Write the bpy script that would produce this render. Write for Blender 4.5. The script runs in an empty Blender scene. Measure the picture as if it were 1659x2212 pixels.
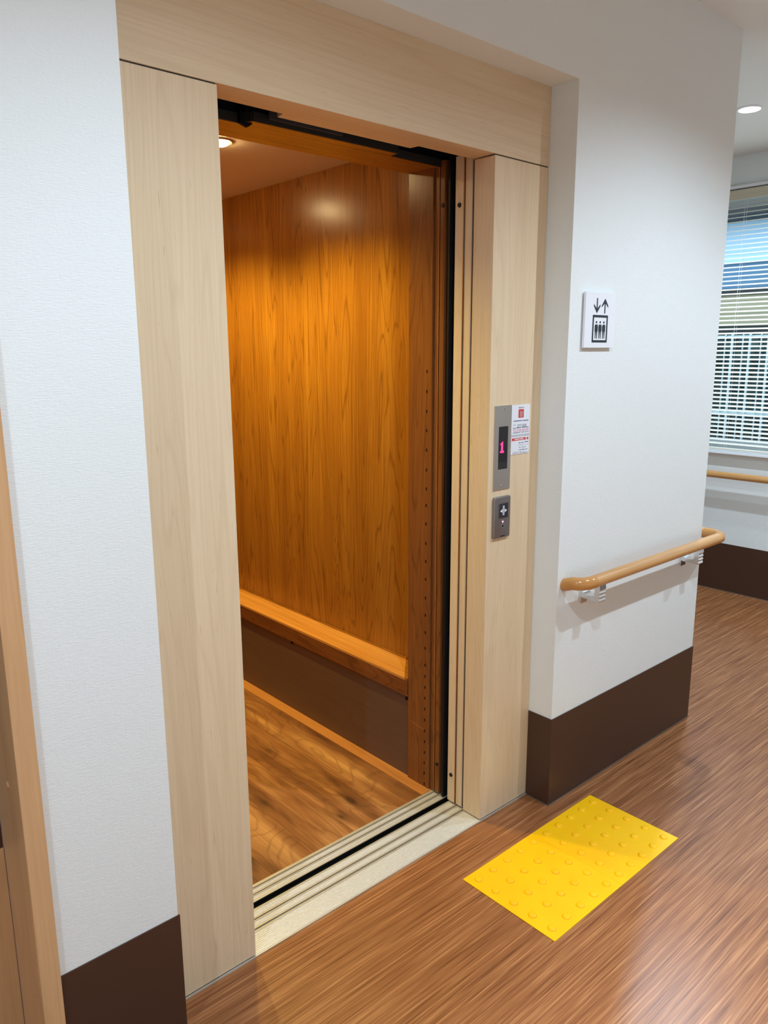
import bpy, bmesh, math, random
from mathutils import Vector, Matrix
random.seed(7)
S = bpy.context.scene
COL = S.collection
# ------------------------------------------------------------------ camera
FPX = 1654.24
cam_d = bpy.data.cameras.new('camera'); cam = bpy.data.objects.new('camera', cam_d); COL.objects.link(cam)
cam_d.sensor_fit = 'HORIZONTAL'; cam_d.sensor_width = 36.0; cam_d.lens = FPX / 1659 * 36.0
cam_d.clip_start = 0.02; cam_d.clip_end = 200
def cam_matrix(c, yaw, pitch, roll):
    cy, sy, cp, sp = math.cos(yaw), math.sin(yaw), math.cos(pitch), math.sin(pitch)
    f = Vector((-sy * cp, cy * cp, sp)); r = Vector((cy, sy, 0)); u = r.cross(f)
    cr, sr = math.cos(roll), math.sin(roll)
    r2 = cr * r + sr * u; u2 = -sr * r + cr * u
    M = Matrix((( r2.x, u2.x, -f.x), (r2.y, u2.y, -f.y), (r2.z, u2.z, -f.z)))
    M = M.to_4x4(); M.translation = c
    return M
cam.matrix_world = cam_matrix(Vector((-0.3197, -1.3676, 1.3976)), -0.7265, -0.2067, -0.0045)
S.camera = cam
# ------------------------------------------------------------------ view + world
S.view_settings.view_transform = 'Standard'; S.view_settings.look = 'None'
S.view_settings.gamma = 1.0; S.view_settings.use_curve_mapping = False
S.view_settings.exposure = 0.0
W = bpy.data.worlds.new('sky'); S.world = W; W.use_nodes = True
bg = W.node_tree.nodes['Background']; bg.inputs[0].default_value = (0.62, 0.82, 1.0, 1); bg.inputs[1].default_value = 3.4
# ------------------------------------------------------------------ lamps of the rooms and added fill spots
CEIL = 2.42
LED = (0.685, 0.84, 1.0)
WARM = (1.0, 0.80, 0.20)
def spot(name, loc, energy, color, size_deg, blend, soft):
    d = bpy.data.lights.new(name, 'SPOT'); d.energy = energy; d.color = color
    d.spot_size = math.radians(size_deg); d.spot_blend = blend; d.shadow_soft_size = soft
    o = bpy.data.objects.new(name, d); COL.objects.link(o); o.location = loc
    return o
E_LED = 68
for x, y in [(-1.11, -1.07), (0.42, -1.07), (1.95, -1.07), (3.48, -1.07)]:          # the lobby row and the corridor row
    spot('downlight_or_fill_beam', (x, y, CEIL - 0.015), E_LED, LED, 148, 0.62, 0.018)
for x, y in [(-1.1, -2.2), (0.2, -2.2), (1.5, -2.2)]:              # added fill spots behind the viewer, only for bounce light
    spot('downlight_or_fill_beam', (x, y, CEIL - 0.015), 185, LED, 80, 0.30, 0.035)

# ------------------------------------------------------------------ geometry helpers
def dome(bm, x, y, z, r, h, n=28):
    V = [[bm.verts.new((x + math.cos(2*math.pi*k/n)*r*math.cos(a), y + math.sin(2*math.pi*k/n)*r*math.cos(a), z - h*math.sin(a))) for k in range(n)] for a in (0, .35, .7, 1.05, 1.35)]
    for A, B in zip(V, V[1:]):
        for k in range(n): bm.faces.new((A[k], B[k], B[(k+1)%n], A[(k+1)%n]))
    bm.faces.new(V[-1])
def link(name, me, mat, parent=None):
    o = bpy.data.objects.new(name, me); COL.objects.link(o)
    if mat: me.materials.append(mat)
    if parent: o.parent = parent
    return o
def add_box(bm, a, b, bevel=0.0, seg=2):
    x0, y0, z0 = [min(p, q) for p, q in zip(a, b)]; x1, y1, z1 = [max(p, q) for p, q in zip(a, b)]
    vs = [bm.verts.new(p) for p in ((x0,y0,z0),(x1,y0,z0),(x1,y1,z0),(x0,y1,z0),(x0,y0,z1),(x1,y0,z1),(x1,y1,z1),(x0,y1,z1))]
    fs = [bm.faces.new([vs[i] for i in q]) for q in ((0,3,2,1),(4,5,6,7),(0,1,5,4),(1,2,6,5),(2,3,7,6),(3,0,4,7))]
    if bevel > 0:
        es = set(e for f in fs for e in f.edges)
        bmesh.ops.bevel(bm, geom=list(es), offset=bevel, segments=seg, affect='EDGES', profile=0.5)
def add_prism(bm, pts, axis, a, b):
    """extrude polygon pts (2D, the two other axes in xyz order) along axis from a to b"""
    def p3(p, t):
        l = list(p); l.insert(axis, t); return l
    A = [bm.verts.new(p3(p, a)) for p in pts]; B = [bm.verts.new(p3(p, b)) for p in pts]
    n = len(pts)
    for i in range(n): bm.faces.new((A[i], A[(i+1) % n], B[(i+1) % n], B[i]))
    bm.faces.new(A[::-1]); bm.faces.new(B)
    bmesh.ops.recalc_face_normals(bm, faces=bm.faces)
def add_cyl(bm, c, axis, r0, r1, h, n=20):
    """disc/cone frustum from c along axis vector"""
    ax = Vector(axis).normalized(); t = Vector((0,0,1)) if abs(ax.z) < .9 else Vector((1,0,0))
    u = ax.cross(t).normalized(); v = ax.cross(u); c = Vector(c)
    A = [bm.verts.new(c + (u*math.cos(2*math.pi*k/n) + v*math.sin(2*math.pi*k/n))*r0) for k in range(n)]
    B = [bm.verts.new(c + ax*h + (u*math.cos(2*math.pi*k/n) + v*math.sin(2*math.pi*k/n))*r1) for k in range(n)]
    for k in range(n): bm.faces.new((A[k], A[(k+1)%n], B[(k+1)%n], B[k]))
    bm.faces.new(A[::-1]); bm.faces.new(B)
    bmesh.ops.recalc_face_normals(bm, faces=bm.faces)
def add_tube(bm, pts, r, n=20, caps=True):
    pts = [Vector(p) for p in pts]; rings = []
    for i, p in enumerate(pts):
        t = (pts[min(i+1, len(pts)-1)] - pts[max(i-1, 0)]).normalized()
        u = t.cross(Vector((0,0,1)))
        if u.length < 1e-4: u = Vector((1,0,0))
        u.normalize(); v = u.cross(t)
        rr = r[i] if isinstance(r, (list, tuple)) else r
        rings.append([bm.verts.new(p + (u*math.cos(2*math.pi*k/n) + v*math.sin(2*math.pi*k/n))*rr) for k in range(n)])
    for A, B in zip(rings, rings[1:]):
        for k in range(n): bm.faces.new((A[k], A[(k+1)%n], B[(k+1)%n], B[k]))
    if caps: bm.faces.new(rings[0][::-1]); bm.faces.new(rings[-1])
    bmesh.ops.recalc_face_normals(bm, faces=bm.faces)
def arc_corner(a, c, b, rad, n=8):
    """points rounding corner c between a and b"""
    a, b, c = Vector(a), Vector(b), Vector(c); d0 = (a-c).normalized(); d1 = (b-c).normalized()
    p0 = c + d0*rad; p1 = c + d1*rad; o = p0 + d1*rad
    return [o + (p0-o)*math.cos(math.pi/2*k/n) + (p1-o)*math.sin(math.pi/2*k/n) for k in range(n+1)]
def build(name, fn, mat, parent=None, smooth=False):
    """fn(bm) fills a bmesh in world space; stored relative to parent's location"""
    bm = bmesh.new(); fn(bm)
    off = Vector((0,0,0)); q = parent
    while q is not None: off += q.location; q = q.parent
    if parent is None: org = Vector((0,0,0))
    else: org = off
    if org.length: bmesh.ops.translate(bm, verts=bm.verts, vec=-org)
    me = bpy.data.meshes.new(name); bm.to_mesh(me); bm.free()
    if smooth:
        for p in me.polygons: p.use_smooth = True
        try: me.set_sharp_from_angle(angle=math.radians(40))
        except Exception: pass
    return link(name, me, mat, parent)
def box(name, a, b, mat, parent=None, bevel=0.0):
    return build(name, lambda bm: add_box(bm, a, b, bevel), mat, parent)
def root(name, loc, label, cat, group=None):
    o = bpy.data.objects.new(name, None); COL.objects.link(o); o.location = loc; o.empty_display_size = 0.05
    o['label'] = label; o['category'] = cat
    if group: o['group'] = group
    return o
def struct(o, label=None, cat=None):
    o['kind'] = 'structure'
    if label: o['label'] = label
    if cat: o['category'] = cat
    return o
def sroot(name, loc, label, cat):
    o = root(name, loc, label, cat); o['kind'] = 'structure'; return o

# ------------------------------------------------------------------ materials
def new_mat(name):
    m = bpy.data.materials.new(name); m.use_nodes = True
    nt = m.node_tree; return m, nt, nt.nodes['Principled BSDF']
def srgb(r, g, b):
    f = lambda c: (c/255/12.92) if c <= 10 else ((c/255+0.055)/1.055)**2.4
    return (f(r), f(g), f(b), 1)
def plain(name, rgb, rough=0.5, metal=0.0, spec=0.5, emit=None, es=0.0, aniso=0.0):
    m, nt, p = new_mat(name)
    p.inputs['Base Color'].default_value = rgb; p.inputs['Roughness'].default_value = rough
    p.inputs['Metallic'].default_value = metal; p.inputs['Specular IOR Level'].default_value = spec
    if emit: p.inputs['Emission Color'].default_value = emit; p.inputs['Emission Strength'].default_value = es
    return m
def N(nt, t, **kw):
    n = nt.nodes.new(t)
    for k, v in kw.items(): setattr(n, k, v)
    return n
def mapped(nt, scale, rand=0.0):
    tc = N(nt, 'ShaderNodeTexCoord'); src = tc.outputs['Object']
    if rand:
        oi = N(nt, 'ShaderNodeObjectInfo'); mul = N(nt, 'ShaderNodeMath', operation='MULTIPLY'); mul.inputs[1].default_value = rand
        nt.links.new(oi.outputs['Random'], mul.inputs[0])
        ad = N(nt, 'ShaderNodeVectorMath', operation='ADD'); nt.links.new(src, ad.inputs[0]); nt.links.new(mul.outputs[0], ad.inputs[1]); src = ad.outputs[0]
    outs = []
    for s in scale:
        mp = N(nt, 'ShaderNodeMapping'); mp.inputs['Scale'].default_value = s; nt.links.new(src, mp.inputs['Vector']); outs.append(mp.outputs[0])
    return outs
def noise(nt, vec, scale=1.0, detail=3.0, rough=0.55, dist=0.0):
    n = N(nt, 'ShaderNodeTexNoise'); n.inputs['Scale'].default_value = scale; n.inputs['Detail'].default_value = detail
    n.inputs['Roughness'].default_value = rough; n.inputs['Distortion'].default_value = dist
    nt.links.new(vec, n.inputs['Vector']); return n.outputs['Fac']
def mathn(nt, op, a, b=None, clamp=False):
    n = N(nt, 'ShaderNodeMath', operation=op, use_clamp=clamp)
    for i, v in enumerate((a, b)):
        if v is None: continue
        if isinstance(v, (int, float)): n.inputs[i].default_value = v
        else: nt.links.new(v, n.inputs[i])
    return n.outputs[0]
def ramp(nt, fac, stops):
    r = N(nt, 'ShaderNodeValToRGB'); cr = r.color_ramp
    while len(cr.elements) < len(stops): cr.elements.new(0.5)
    for e, (p, c) in zip(cr.elements, stops): e.position = p; e.color = c
    nt.links.new(fac, r.inputs[0]); return r.outputs[0]
def mixc(nt, fac, a, b, mode='MIX'):
    n = N(nt, 'ShaderNodeMix', data_type='RGBA', blend_type=mode)
    if isinstance(fac, (int, float)): n.inputs[0].default_value = fac
    else: nt.links.new(fac, n.inputs[0])
    for i, v in ((6, a), (7, b)):
        if isinstance(v, tuple): n.inputs[i].default_value = v
        else: nt.links.new(v, n.inputs[i])
    return n.outputs[2]
def bump(nt, p, h, strength, dist):
    b = N(nt, 'ShaderNodeBump'); b.inputs['Strength'].default_value = strength; b.inputs['Distance'].default_value = dist
    nt.links.new(h, b.inputs['Height']); nt.links.new(b.outputs[0], p.inputs['Normal'])
def axis_scale(axis, along, across):
    s = [across, across, across]; s['XYZ'.index(axis)] = along; return tuple(s)
def wood(name, axis, lo, mid, hi, line, ka=3.0, kl=0.35, F=26.0, line_amt=0.5, fib=0.5, rough=0.4, spec=0.4, rand=0.0,
         knots=0.0, fib_across=220, fib_along=5, big=0.5, coat=0.0, sharp=7.0, fleck=0.0):
    m, nt, p = new_mat(name)
    v_fig, v_fib, v_big, v_pore = mapped(nt, [axis_scale(axis, kl, ka), axis_scale(axis, fib_along, fib_across), axis_scale(axis, kl*0.8, ka*2.2), axis_scale(axis, 16, 260)], rand)
    fig = noise(nt, v_fig, 1.0, 3.5, 0.42, 0.5)
    cont = mathn(nt, 'SINE', mathn(nt, 'MULTIPLY', fig, F * 6.283))
    lines = mathn(nt, 'POWER', mathn(nt, 'ADD', mathn(nt, 'MULTIPLY', cont, 0.5), 0.5), sharp)      # thin rings
    bigv = noise(nt, v_big, 1.0, 3.0, 0.6, 0.3)
    fibv = noise(nt, v_fib, 1.0, 3.0, 0.6)
    pore = noise(nt, v_pore, 1.0, 2.0, 0.5)
    base = ramp(nt, mathn(nt, 'ADD', mathn(nt, 'MULTIPLY', bigv, big), mathn(nt, 'MULTIPLY', fibv, 1.0 - big)),
                [(0.30, lo), (0.5, mid), (0.70, hi)])
    c = mixc(nt, mathn(nt, 'MULTIPLY', mathn(nt, 'MULTIPLY', lines, line_amt), fibv), base, line)
    pr = mathn(nt, 'MULTIPLY', mathn(nt, 'GREATER_THAN', pore, 0.70), fleck)
    c = mixc(nt, pr, c, line)
    if knots:
        vk, = mapped(nt, [axis_scale(axis, 3.0, 6.5)], rand)
        vo = N(nt, 'ShaderNodeTexVoronoi'); vo.voronoi_dimensions = '2D'; vo.inputs['Scale'].default_value = 1.0; vo.inputs['Randomness'].default_value = 1.0; nt.links.new(vk, vo.inputs['Vector'])
        d = mathn(nt, 'ADD', vo.outputs['Distance'], mathn(nt, 'MULTIPLY', mathn(nt, 'SUBTRACT', fig, 0.5), 0.25))
        k1 = ramp(nt, d, [(0.03, (1,1,1,1)), (0.09, (0.45,0.45,0.45,1)), (0.22, (0,0,0,1))])
        sx = N(nt, 'ShaderNodeSeparateColor'); nt.links.new(vo.outputs['Color'], sx.inputs[0])
        k1 = mathn(nt, 'MULTIPLY', k1, mathn(nt, 'MULTIPLY', mathn(nt, 'SUBTRACT', sx.outputs[0], 0.12), 3.0, True), True)
        c = mixc(nt, mathn(nt, 'MULTIPLY', k1, knots), c, (line[0]*0.35, line[1]*0.3, line[2]*0.3, 1))
    nt.links.new(c, p.inputs['Base Color'])
    p.inputs['Roughness'].default_value = rough; p.inputs['Specular IOR Level'].default_value = spec
    if coat: p.inputs['Coat Weight'].default_value = coat; p.inputs['Coat Roughness'].default_value = 0.12
    bump(nt, p, fibv, 0.06, 0.001)
    return m
maple_args = dict(lo=srgb(215,189,152), mid=srgb(224,201,166), hi=srgb(231,210,177), line=srgb(186,152,116), ka=5.5, kl=0.30, F=20, line_amt=0.26, fib=0.5, rough=0.40, spec=0.35, big=0.55, sharp=9.0, fleck=0.45)
M_maple_v = wood('maple_vertical_grain', 'Z', **maple_args)
M_maple_h = wood('maple_horizontal_grain', 'X', **maple_args)
cherry_args = dict(lo=srgb(132,80,27), mid=srgb(154,100,35), hi=srgb(180,125,47), line=srgb(74,34,8), ka=6.0, kl=0.45, F=26, line_amt=0.85, fib=0.9, rough=0.25, spec=0.5, big=0.5, sharp=16.0, fleck=0.35)
M_cherry_v = wood('cherry_vertical_grain', 'Z', **cherry_args)
M_cherry_y = wood('cherry_lengthwise_grain', 'Y', **cherry_args)
M_cherry_x = wood('cherry_crosswise_grain', 'X', **cherry_args)
M_cherry_shaded = wood('shaded_cherry_vertical_grain', 'Z', **dict(cherry_args, lo=srgb(114,68,34), mid=srgb(132,81,41), hi=srgb(152,98,50), line=srgb(64,32,16), line_amt=0.7, rough=0.28))  # same cherry laminate, with the shade on jambs and doors put into its colour
M_cherry_shaded_y = wood('shaded_cherry_lengthwise_grain', 'Y', **dict(cherry_args, lo=srgb(104,60,30), mid=srgb(122,72,38), hi=srgb(142,88,48), line=srgb(60,30,14), line_amt=0.9, kl=1.4))  # cherry darkened to paint in the shade on the ledge apron
M_ledge_lit = wood('lit_ledge_cherry', 'Y', srgb(190,122,54), srgb(208,142,70), srgb(222,160,86), srgb(130,70,26), ka=14, kl=0.8, F=9, line_amt=0.5, fib=0.6, rough=0.32, spec=0.5)  # cherry lightened, downlight on the ledge top put into the colour
M_plank = wood('car_floor_plank', 'Y', srgb(92,52,28), srgb(150,97,56), srgb(204,150,92), srgb(70,34,16), ka=6.0, kl=1.9, F=15, line_amt=0.55, fib=0.7, rough=0.45, spec=0.4, rand=9.0, knots=0.8, big=0.8)
M_trimstrip = wood('car_floor_trim', 'Y', srgb(176,110,54), srgb(192,126,66), srgb(206,142,80), srgb(140,80,36), ka=6, kl=0.8, F=6, line_amt=0.4, rough=0.45)
M_kick = wood('kick_plate_laminate', 'Y', srgb(92,70,58), srgb(102,78,64), srgb(110,86,71), srgb(84,62,50), ka=3, kl=0.5, F=4, line_amt=0.2, fib=0.15, rough=0.4, spec=0.4)
M_rail = wood('handrail_beech', 'X', srgb(186,134,76), srgb(204,152,92), srgb(218,170,112), srgb(148,96,48), ka=20, kl=1.0, F=3, line_amt=0.5, fib=0.8, rough=0.3, spec=0.5, fib_across=260, fib_along=4)
M_rail_y = wood('handrail_beech_along_corridor', 'Y', srgb(186,134,76), srgb(204,152,92), srgb(218,170,112), srgb(148,96,48), ka=20, kl=1.0, F=3, line_amt=0.5, fib=0.8, rough=0.3, spec=0.5, fib_across=260, fib_along=4)
M_elbow = plain('elbow_tan_plastic', srgb(196,140,78), 0.16, 0, 0.5)
M_casing = wood('door_casing_wood', 'Z', srgb(196,150,104), srgb(206,162,116), srgb(214,172,126), srgb(170,122,78), ka=5, kl=0.5, F=6, line_amt=0.35, rough=0.42)
def wallpaper(name, rgb):
    m, nt, p = new_mat(name)
    va, vb = mapped(nt, [(90, 90, 520), (260, 260, 110)])
    h = mathn(nt, 'ADD', noise(nt, va, 1, 2, 0.6), mathn(nt, 'MULTIPLY', noise(nt, vb, 1, 2, 0.5), 0.35))
    p.inputs['Base Color'].default_value = rgb; p.inputs['Roughness'].default_value = 0.75; p.inputs['Specular IOR Level'].default_value = 0.2
    bump(nt, p, h, 0.42, 0.0016); return m
M_wall = wallpaper('woven_wallpaper', (0.81, 0.84, 0.815, 1))
M_ceil = plain('ceiling_paper', (0.83, 0.84, 0.82, 1), 0.9, 0, 0.1)
M_base = plain('baseboard_brown_vinyl', srgb(72,48,36), 0.38, 0, 0.4)
def floor_mat():
    m, nt, p = new_mat('strand_vinyl_floor')
    a, b, c = mapped(nt, [(4.0, 210, 1), (1.5, 60, 1), (8.0, 560, 1)])
    f = mathn(nt, 'ADD', mathn(nt, 'ADD', mathn(nt, 'MULTIPLY', noise(nt, a, 1, 3, 0.6), 0.5), mathn(nt, 'MULTIPLY', noise(nt, b, 1, 3, 0.6), 0.32)), mathn(nt, 'MULTIPLY', noise(nt, c, 1, 1, 0.5), 0.18))
    col = ramp(nt, f, [(0.36, srgb(92,52,28)), (0.44, srgb(130,80,46)), (0.52, srgb(151,98,60)), (0.62, srgb(184,130,86))])
    nt.links.new(col, p.inputs['Base Color'])
    p.inputs['Roughness'].default_value = 0.30; p.inputs['Specular IOR Level'].default_value = 0.31
    g, = mapped(nt, [(700, 700, 1)])
    bump(nt, p, noise(nt, g, 1, 1, 0.5), 0.10, 0.0006)
    return m
M_floor = floor_mat()
M_alu = plain('extruded_aluminium', (0.60, 0.56, 0.50, 1), 0.42, 0.5)
M_alu_glint = plain('aluminium_rib_painted_glint', (0.95, 0.94, 0.92, 1), 0.3, 0.35)  # same metal as the sill, rib highlights painted as a brighter colour
M_alu_dark = plain('sill_groove_dark', (0.10, 0.10, 0.10, 1), 0.5, 0.6)
M_black = plain('shaft_black', (0.006, 0.006, 0.007, 1), 0.7, 0, 0.1)
M_rubber = plain('black_rubber', (0.008, 0.009, 0.012, 1), 0.5, 0, 0.3)
M_dgrey = plain('dark_grey_steel', (0.055, 0.055, 0.06, 1), 0.5, 0.3)
M_steel = plain('brushed_steel', (0.60, 0.57, 0.54, 1), 0.36, 1.0)
M_steel2 = plain('bronze_grey_steel', (0.33, 0.31, 0.31, 1), 0.38, 1.0)
M_chrome = plain('chrome', (0.78, 0.79, 0.80, 1), 0.18, 1.0)
M_dark_glass = plain('smoked_display_glass', (0.012, 0.010, 0.012, 1), 0.12, 0, 0.5)
M_led_digit = plain('pink_led', (0.9, 0.05, 0.3, 1), 0.5, emit=(1.0, 0.03, 0.20, 1), es=1.3)
M_led = plain('red_led', (0.9, 0.2, 0.3, 1), 0.4, emit=(1.0, 0.30, 0.42, 1), es=2.2)
M_btn = plain('dark_button', (0.028, 0.026, 0.034, 1), 0.3)
M_sym = plain('button_symbol_white', (0.74, 0.75, 0.80, 1), 0.5)
M_sym2 = plain('button_symbol_grey', (0.45, 0.46, 0.50, 1), 0.5)
M_signw = plain('white_acrylic', (0.84, 0.85, 0.87, 1), 0.3)
M_signb = plain('navy_black_print', (0.008, 0.012, 0.022, 1), 0.4)
M_paper = plain('label_white', (0.78, 0.80, 0.84, 1), 0.35)
M_grey = plain('label_grey', (0.52, 0.53, 0.56, 1), 0.5)
M_ink = plain('label_ink', (0.07, 0.09, 0.15, 1), 0.5)
M_red = plain('label_red', (0.62, 0.05, 0.04, 1), 0.45)
M_pinkink = plain('label_pink_ink', (0.72, 0.16, 0.26, 1), 0.5)
M_carceil = plain('car_ceiling_beige', (0.62, 0.50, 0.40, 1), 0.6, 0, 0.3)
M_slat = plain('blind_slat_cream', (0.84, 0.80, 0.69, 1), 0.4)
M_cream = plain('blind_headrail_cream', (0.62, 0.56, 0.42, 1), 0.45)
M_frame = plain('window_frame_aluminium', (0.55, 0.57, 0.58, 1), 0.4, 0.3)
M_lampwhite = plain('lamp_rim_white', (0.82, 0.82, 0.82, 1), 0.4)
M_brasswarm = plain('lamp_rim_bronze', (0.45, 0.28, 0.13, 1), 0.35, 0.6)
M_lamp = plain('led_lens', (1, 1, 1, 1), 0.5, emit=(0.88, 0.95, 1, 1), es=14)
M_lampw = plain('warm_lens', (1, 0.9, 0.7, 1), 0.5, emit=(1.0, 0.74, 0.34, 1), es=150)
def yellow():
    m, nt, p = new_mat('tactile_yellow_rubber')
    v, = mapped(nt, [(9, 9, 9)], 4.0)
    c = ramp(nt, noise(nt, v, 1, 3, 0.6), [(0.3, srgb(255,190,0)), (0.7, srgb(255,199,2))])
    nt.links.new(c, p.inputs['Base Color']); p.inputs['Roughness'].default_value = 0.42; p.inputs['Specular IOR Level'].default_value = 0.35
    return m
M_yel = yellow()
def glass():
    m, nt, p = new_mat('window_glass')
    t = N(nt, 'ShaderNodeBsdfTransparent'); t.inputs[0].default_value = (0.93, 0.96, 0.97, 1)
    g = N(nt, 'ShaderNodeBsdfGlossy'); g.inputs['Roughness'].default_value = 0.02
    mx = N(nt, 'ShaderNodeMixShader'); mx.inputs[0].default_value = 0.025
    nt.links.new(t.outputs[0], mx.inputs[1]); nt.links.new(g.outputs[0], mx.inputs[2])
    nt.links.new(mx.outputs[0], nt.nodes['Material Output'].inputs['Surface']); return m
M_glass = glass()

# ------------------------------------------------------------------ main dimensions
w = -0.0866            # wall face; the elevator frame face is y = 0
XL, X1, X2, X3, X4, XF = 0.259, 0.485, 1.279, 1.502, 2.392, 4.07
HJ, HN = 1.886, 2.086
XW0, YB, YE = -1.9, -3.2, 3.6   # left room wall, back wall, corridor end
BH = 0.290

# ------------------------------------------------------------------ the setting
def fl(bm):
    add_box(bm, (XW0, YB, -0.1), (XF + 0.12, -0.0044, 0))
    add_box(bm, (X3 + 0.01, -0.0044, -0.1), (XF + 0.12, YE, 0))
    add_box(bm, (XW0, -0.0044, -0.1), (XL - 0.01, 0.08, 0))
struct(build('floor', fl, M_floor), 'brown strand-grained vinyl floor of the lobby and corridor', 'floor')
struct(box('ceiling', (XW0, YB, CEIL), (XF + 0.12, YE, CEIL + 0.08), M_ceil), 'plain off-white ceiling of the lobby', 'ceiling')
def wf(bm):      # the wall around the elevator recess
    add_box(bm, (0.0, w, 0), (XL, 0.06, CEIL))               # pier between door and recess
    add_box(bm, (XL, w, HN), (X3, 0.06, CEIL))               # over the recess
    add_box(bm, (X3, w, 0), (X4, 0.06, CEIL))                # right pier
    add_box(bm, (X4 - 0.1, 0.06, 0), (X4, YE, CEIL))         # return along the corridor
    add_box(bm, (-0.93, w, 2.06), (0.0, 0.06, CEIL))         # over the left doorway
    add_box(bm, (XW0, w, 0), (-0.93, 0.06, CEIL))
struct(build('wall_front', wf, M_wall), 'white wallpapered wall around the elevator recess', 'wall')
WY0, WY1, WZ0, WZ1 = -0.55, 1.25, 0.83, 2.21
def wr(bm):
    add_box(bm, (XF, YB, 0), (XF + 0.12, WY0, CEIL)); add_box(bm, (XF, WY1, 0), (XF + 0.12, YE, CEIL))
    add_box(bm, (XF, WY0, 0), (XF + 0.12, WY1, WZ0)); add_box(bm, (XF, WY0, WZ1), (XF + 0.12, WY1, CEIL))
struct(build('wall_right', wr, M_wall), 'white corridor wall holding the window on the right', 'wall')
struct(box('wall_back', (XW0, YB - 0.1, 0), (XF + 0.12, YB, CEIL), M_wall), 'white wall behind the viewer', 'wall')
struct(box('wall_left', (XW0 - 0.1, YB, 0), (XW0, 0.08, CEIL), M_wall), 'white wall at the far left side of the lobby', 'wall')
struct(box('wall_end', (X4 - 0.1, YE, 0), (XF + 0.12, YE + 0.1, CEIL), M_wall), 'white end wall of the side corridor', 'wall')
def bb(name, boxes, label):
    def f(bm):
        for a, b in boxes: add_box(bm, a, b)
    struct(build(name, f, M_base), label, 'baseboard')
T = 0.003
bb('baseboard_left', [((0.026, w - T, 0), (XL + T, w + 0.001, BH))], 'tall dark brown baseboard left of the elevator frame')
def bright(bm):
    add_prism(bm, [(X3 - T, w - T), (X4 + T, w - T), (X4 + T, YE), (X4 - 0.001, YE), (X4 - 0.001, w + 0.001), (X3 + 0.001, w + 0.001), (X3 + 0.001, -0.001), (X3 - T, -0.001)], 2, 0, BH)
struct(build('baseboard_right', bright, M_base), 'tall dark brown baseboard under the handrail wall, wrapping its corners', 'baseboard')
bb('baseboard_far', [((XF - T, YB, 0), (XF, YE, 0.285))], 'dark brown baseboard on the window wall')
M_caulk = plain('caulk_grey', (0.12, 0.09, 0.07, 1), 0.7)
def caulk(bm):
    add_prism(bm, [(X3 - T - .003, w - T - .003), (X4 + T + .003, w - T - .003), (X4 + T + .003, YE), (X4 + T, YE), (X4 + T, w - T), (X3 - T, w - T), (X3 - T, -0.001), (X3 - T - .003, -0.001)], 2, 0, 0.002)
    add_box(bm, (XF - T - .004, YB, 0), (XF - T, YE, 0.003))
    add_box(bm, (0.03, w - T - .003, 0), (XL + T, w - T, 0.002))
struct(build('trim_1', caulk, M_caulk), 'thin grey sealant line where baseboards meet the floor', 'trim')

# left doorway
d1 = sroot('door_1', (-0.46, 0.0, 0), 'wood-cased doorway at the left edge', 'door')
def casing(bm):
    add_box(bm, (-0.0095, w - 0.012, 0), (0.0255, w + 0.004, 2.075), 0.0012)
box_c = build('casing', casing, M_casing, d1)
build('jamb', lambda bm: add_box(bm, (-0.0095, w + 0.004, 0), (0.0, 0.06, 2.06)), M_casing, d1)
build('head_casing', lambda bm: add_box(bm, (-0.95, w - 0.012, 2.04), (-0.0095, w + 0.004, 2.075)), M_casing, d1)
build('casing', lambda bm: add_box(bm, (-0.955, w - 0.012, 0), (-0.92, w + 0.004, 2.075)), M_casing, d1)
build('door_leaf', lambda bm: (add_box(bm, (-0.93, 0.045, 0.005), (-0.0105, 0.062, 0.50), 0.001), add_box(bm, (-0.93, 0.045, 1.95), (-0.0105, 0.062, 2.06))), M_casing, d1)
build('door_panel', lambda bm: add_box(bm, (-0.93, 0.049, 0.5), (-0.0105, 0.062, 1.95)), plain('dark_door_panel', srgb(70, 38, 22), 0.4), d1)
build('screw_cap', lambda bm: add_cyl(bm, (-0.0095, -0.033, 0.665), (-1, 0, 0), 0.007, 0.005, 0.0025, 16), M_casing, d1, True)

# ------------------------------------------------------------------ elevator hall frame
fr = root('elevator_door_frame', (0.88, 0.0, 0), 'pale maple frame around the open elevator doorway, set back in the wall', 'door frame')
build('header', lambda bm: add_box(bm, (XL - 0.02, 0.0, HJ + 0.0015), (X3 - 0.0005, 0.024, HN), 0.0008), M_maple_h, fr)
def soff(bm):
    x0, x1 = XL, X3
    add_prism(bm, [(x0, .024), (x0, .078), (.686, .078), (.690, .105), (1.080, .105), (1.084, .078), (x1, .078), (x1, .024)], 2, HJ + 0.0015, HJ + 0.016)
build('header_soffit', soff, M_maple_h, fr)
def leg_l(bm): add_box(bm, (XL - 0.02, 0.0, 0.004), (X1, 0.070, HJ - 0.0015), 0.0015)
def leg_r(bm): add_box(bm, (X2, 0.0, 0.004), (X3 - 0.0005, 0.070, HJ - 0.0015), 0.0015)
build('frame_leg', leg_l, M_maple_v, fr); build('frame_leg', leg_r, M_maple_v, fr)
build('joint_backing', lambda bm: (add_box(bm, (XL - 0.02, 0.004, HJ - 0.0015), (X1 - 0.002, 0.02, HJ + 0.0015)), add_box(bm, (X2 + 0.002, 0.004, HJ - 0.0015), (X3 - 0.001, 0.02, HJ + 0.0015))), M_dgrey, fr)
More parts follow.
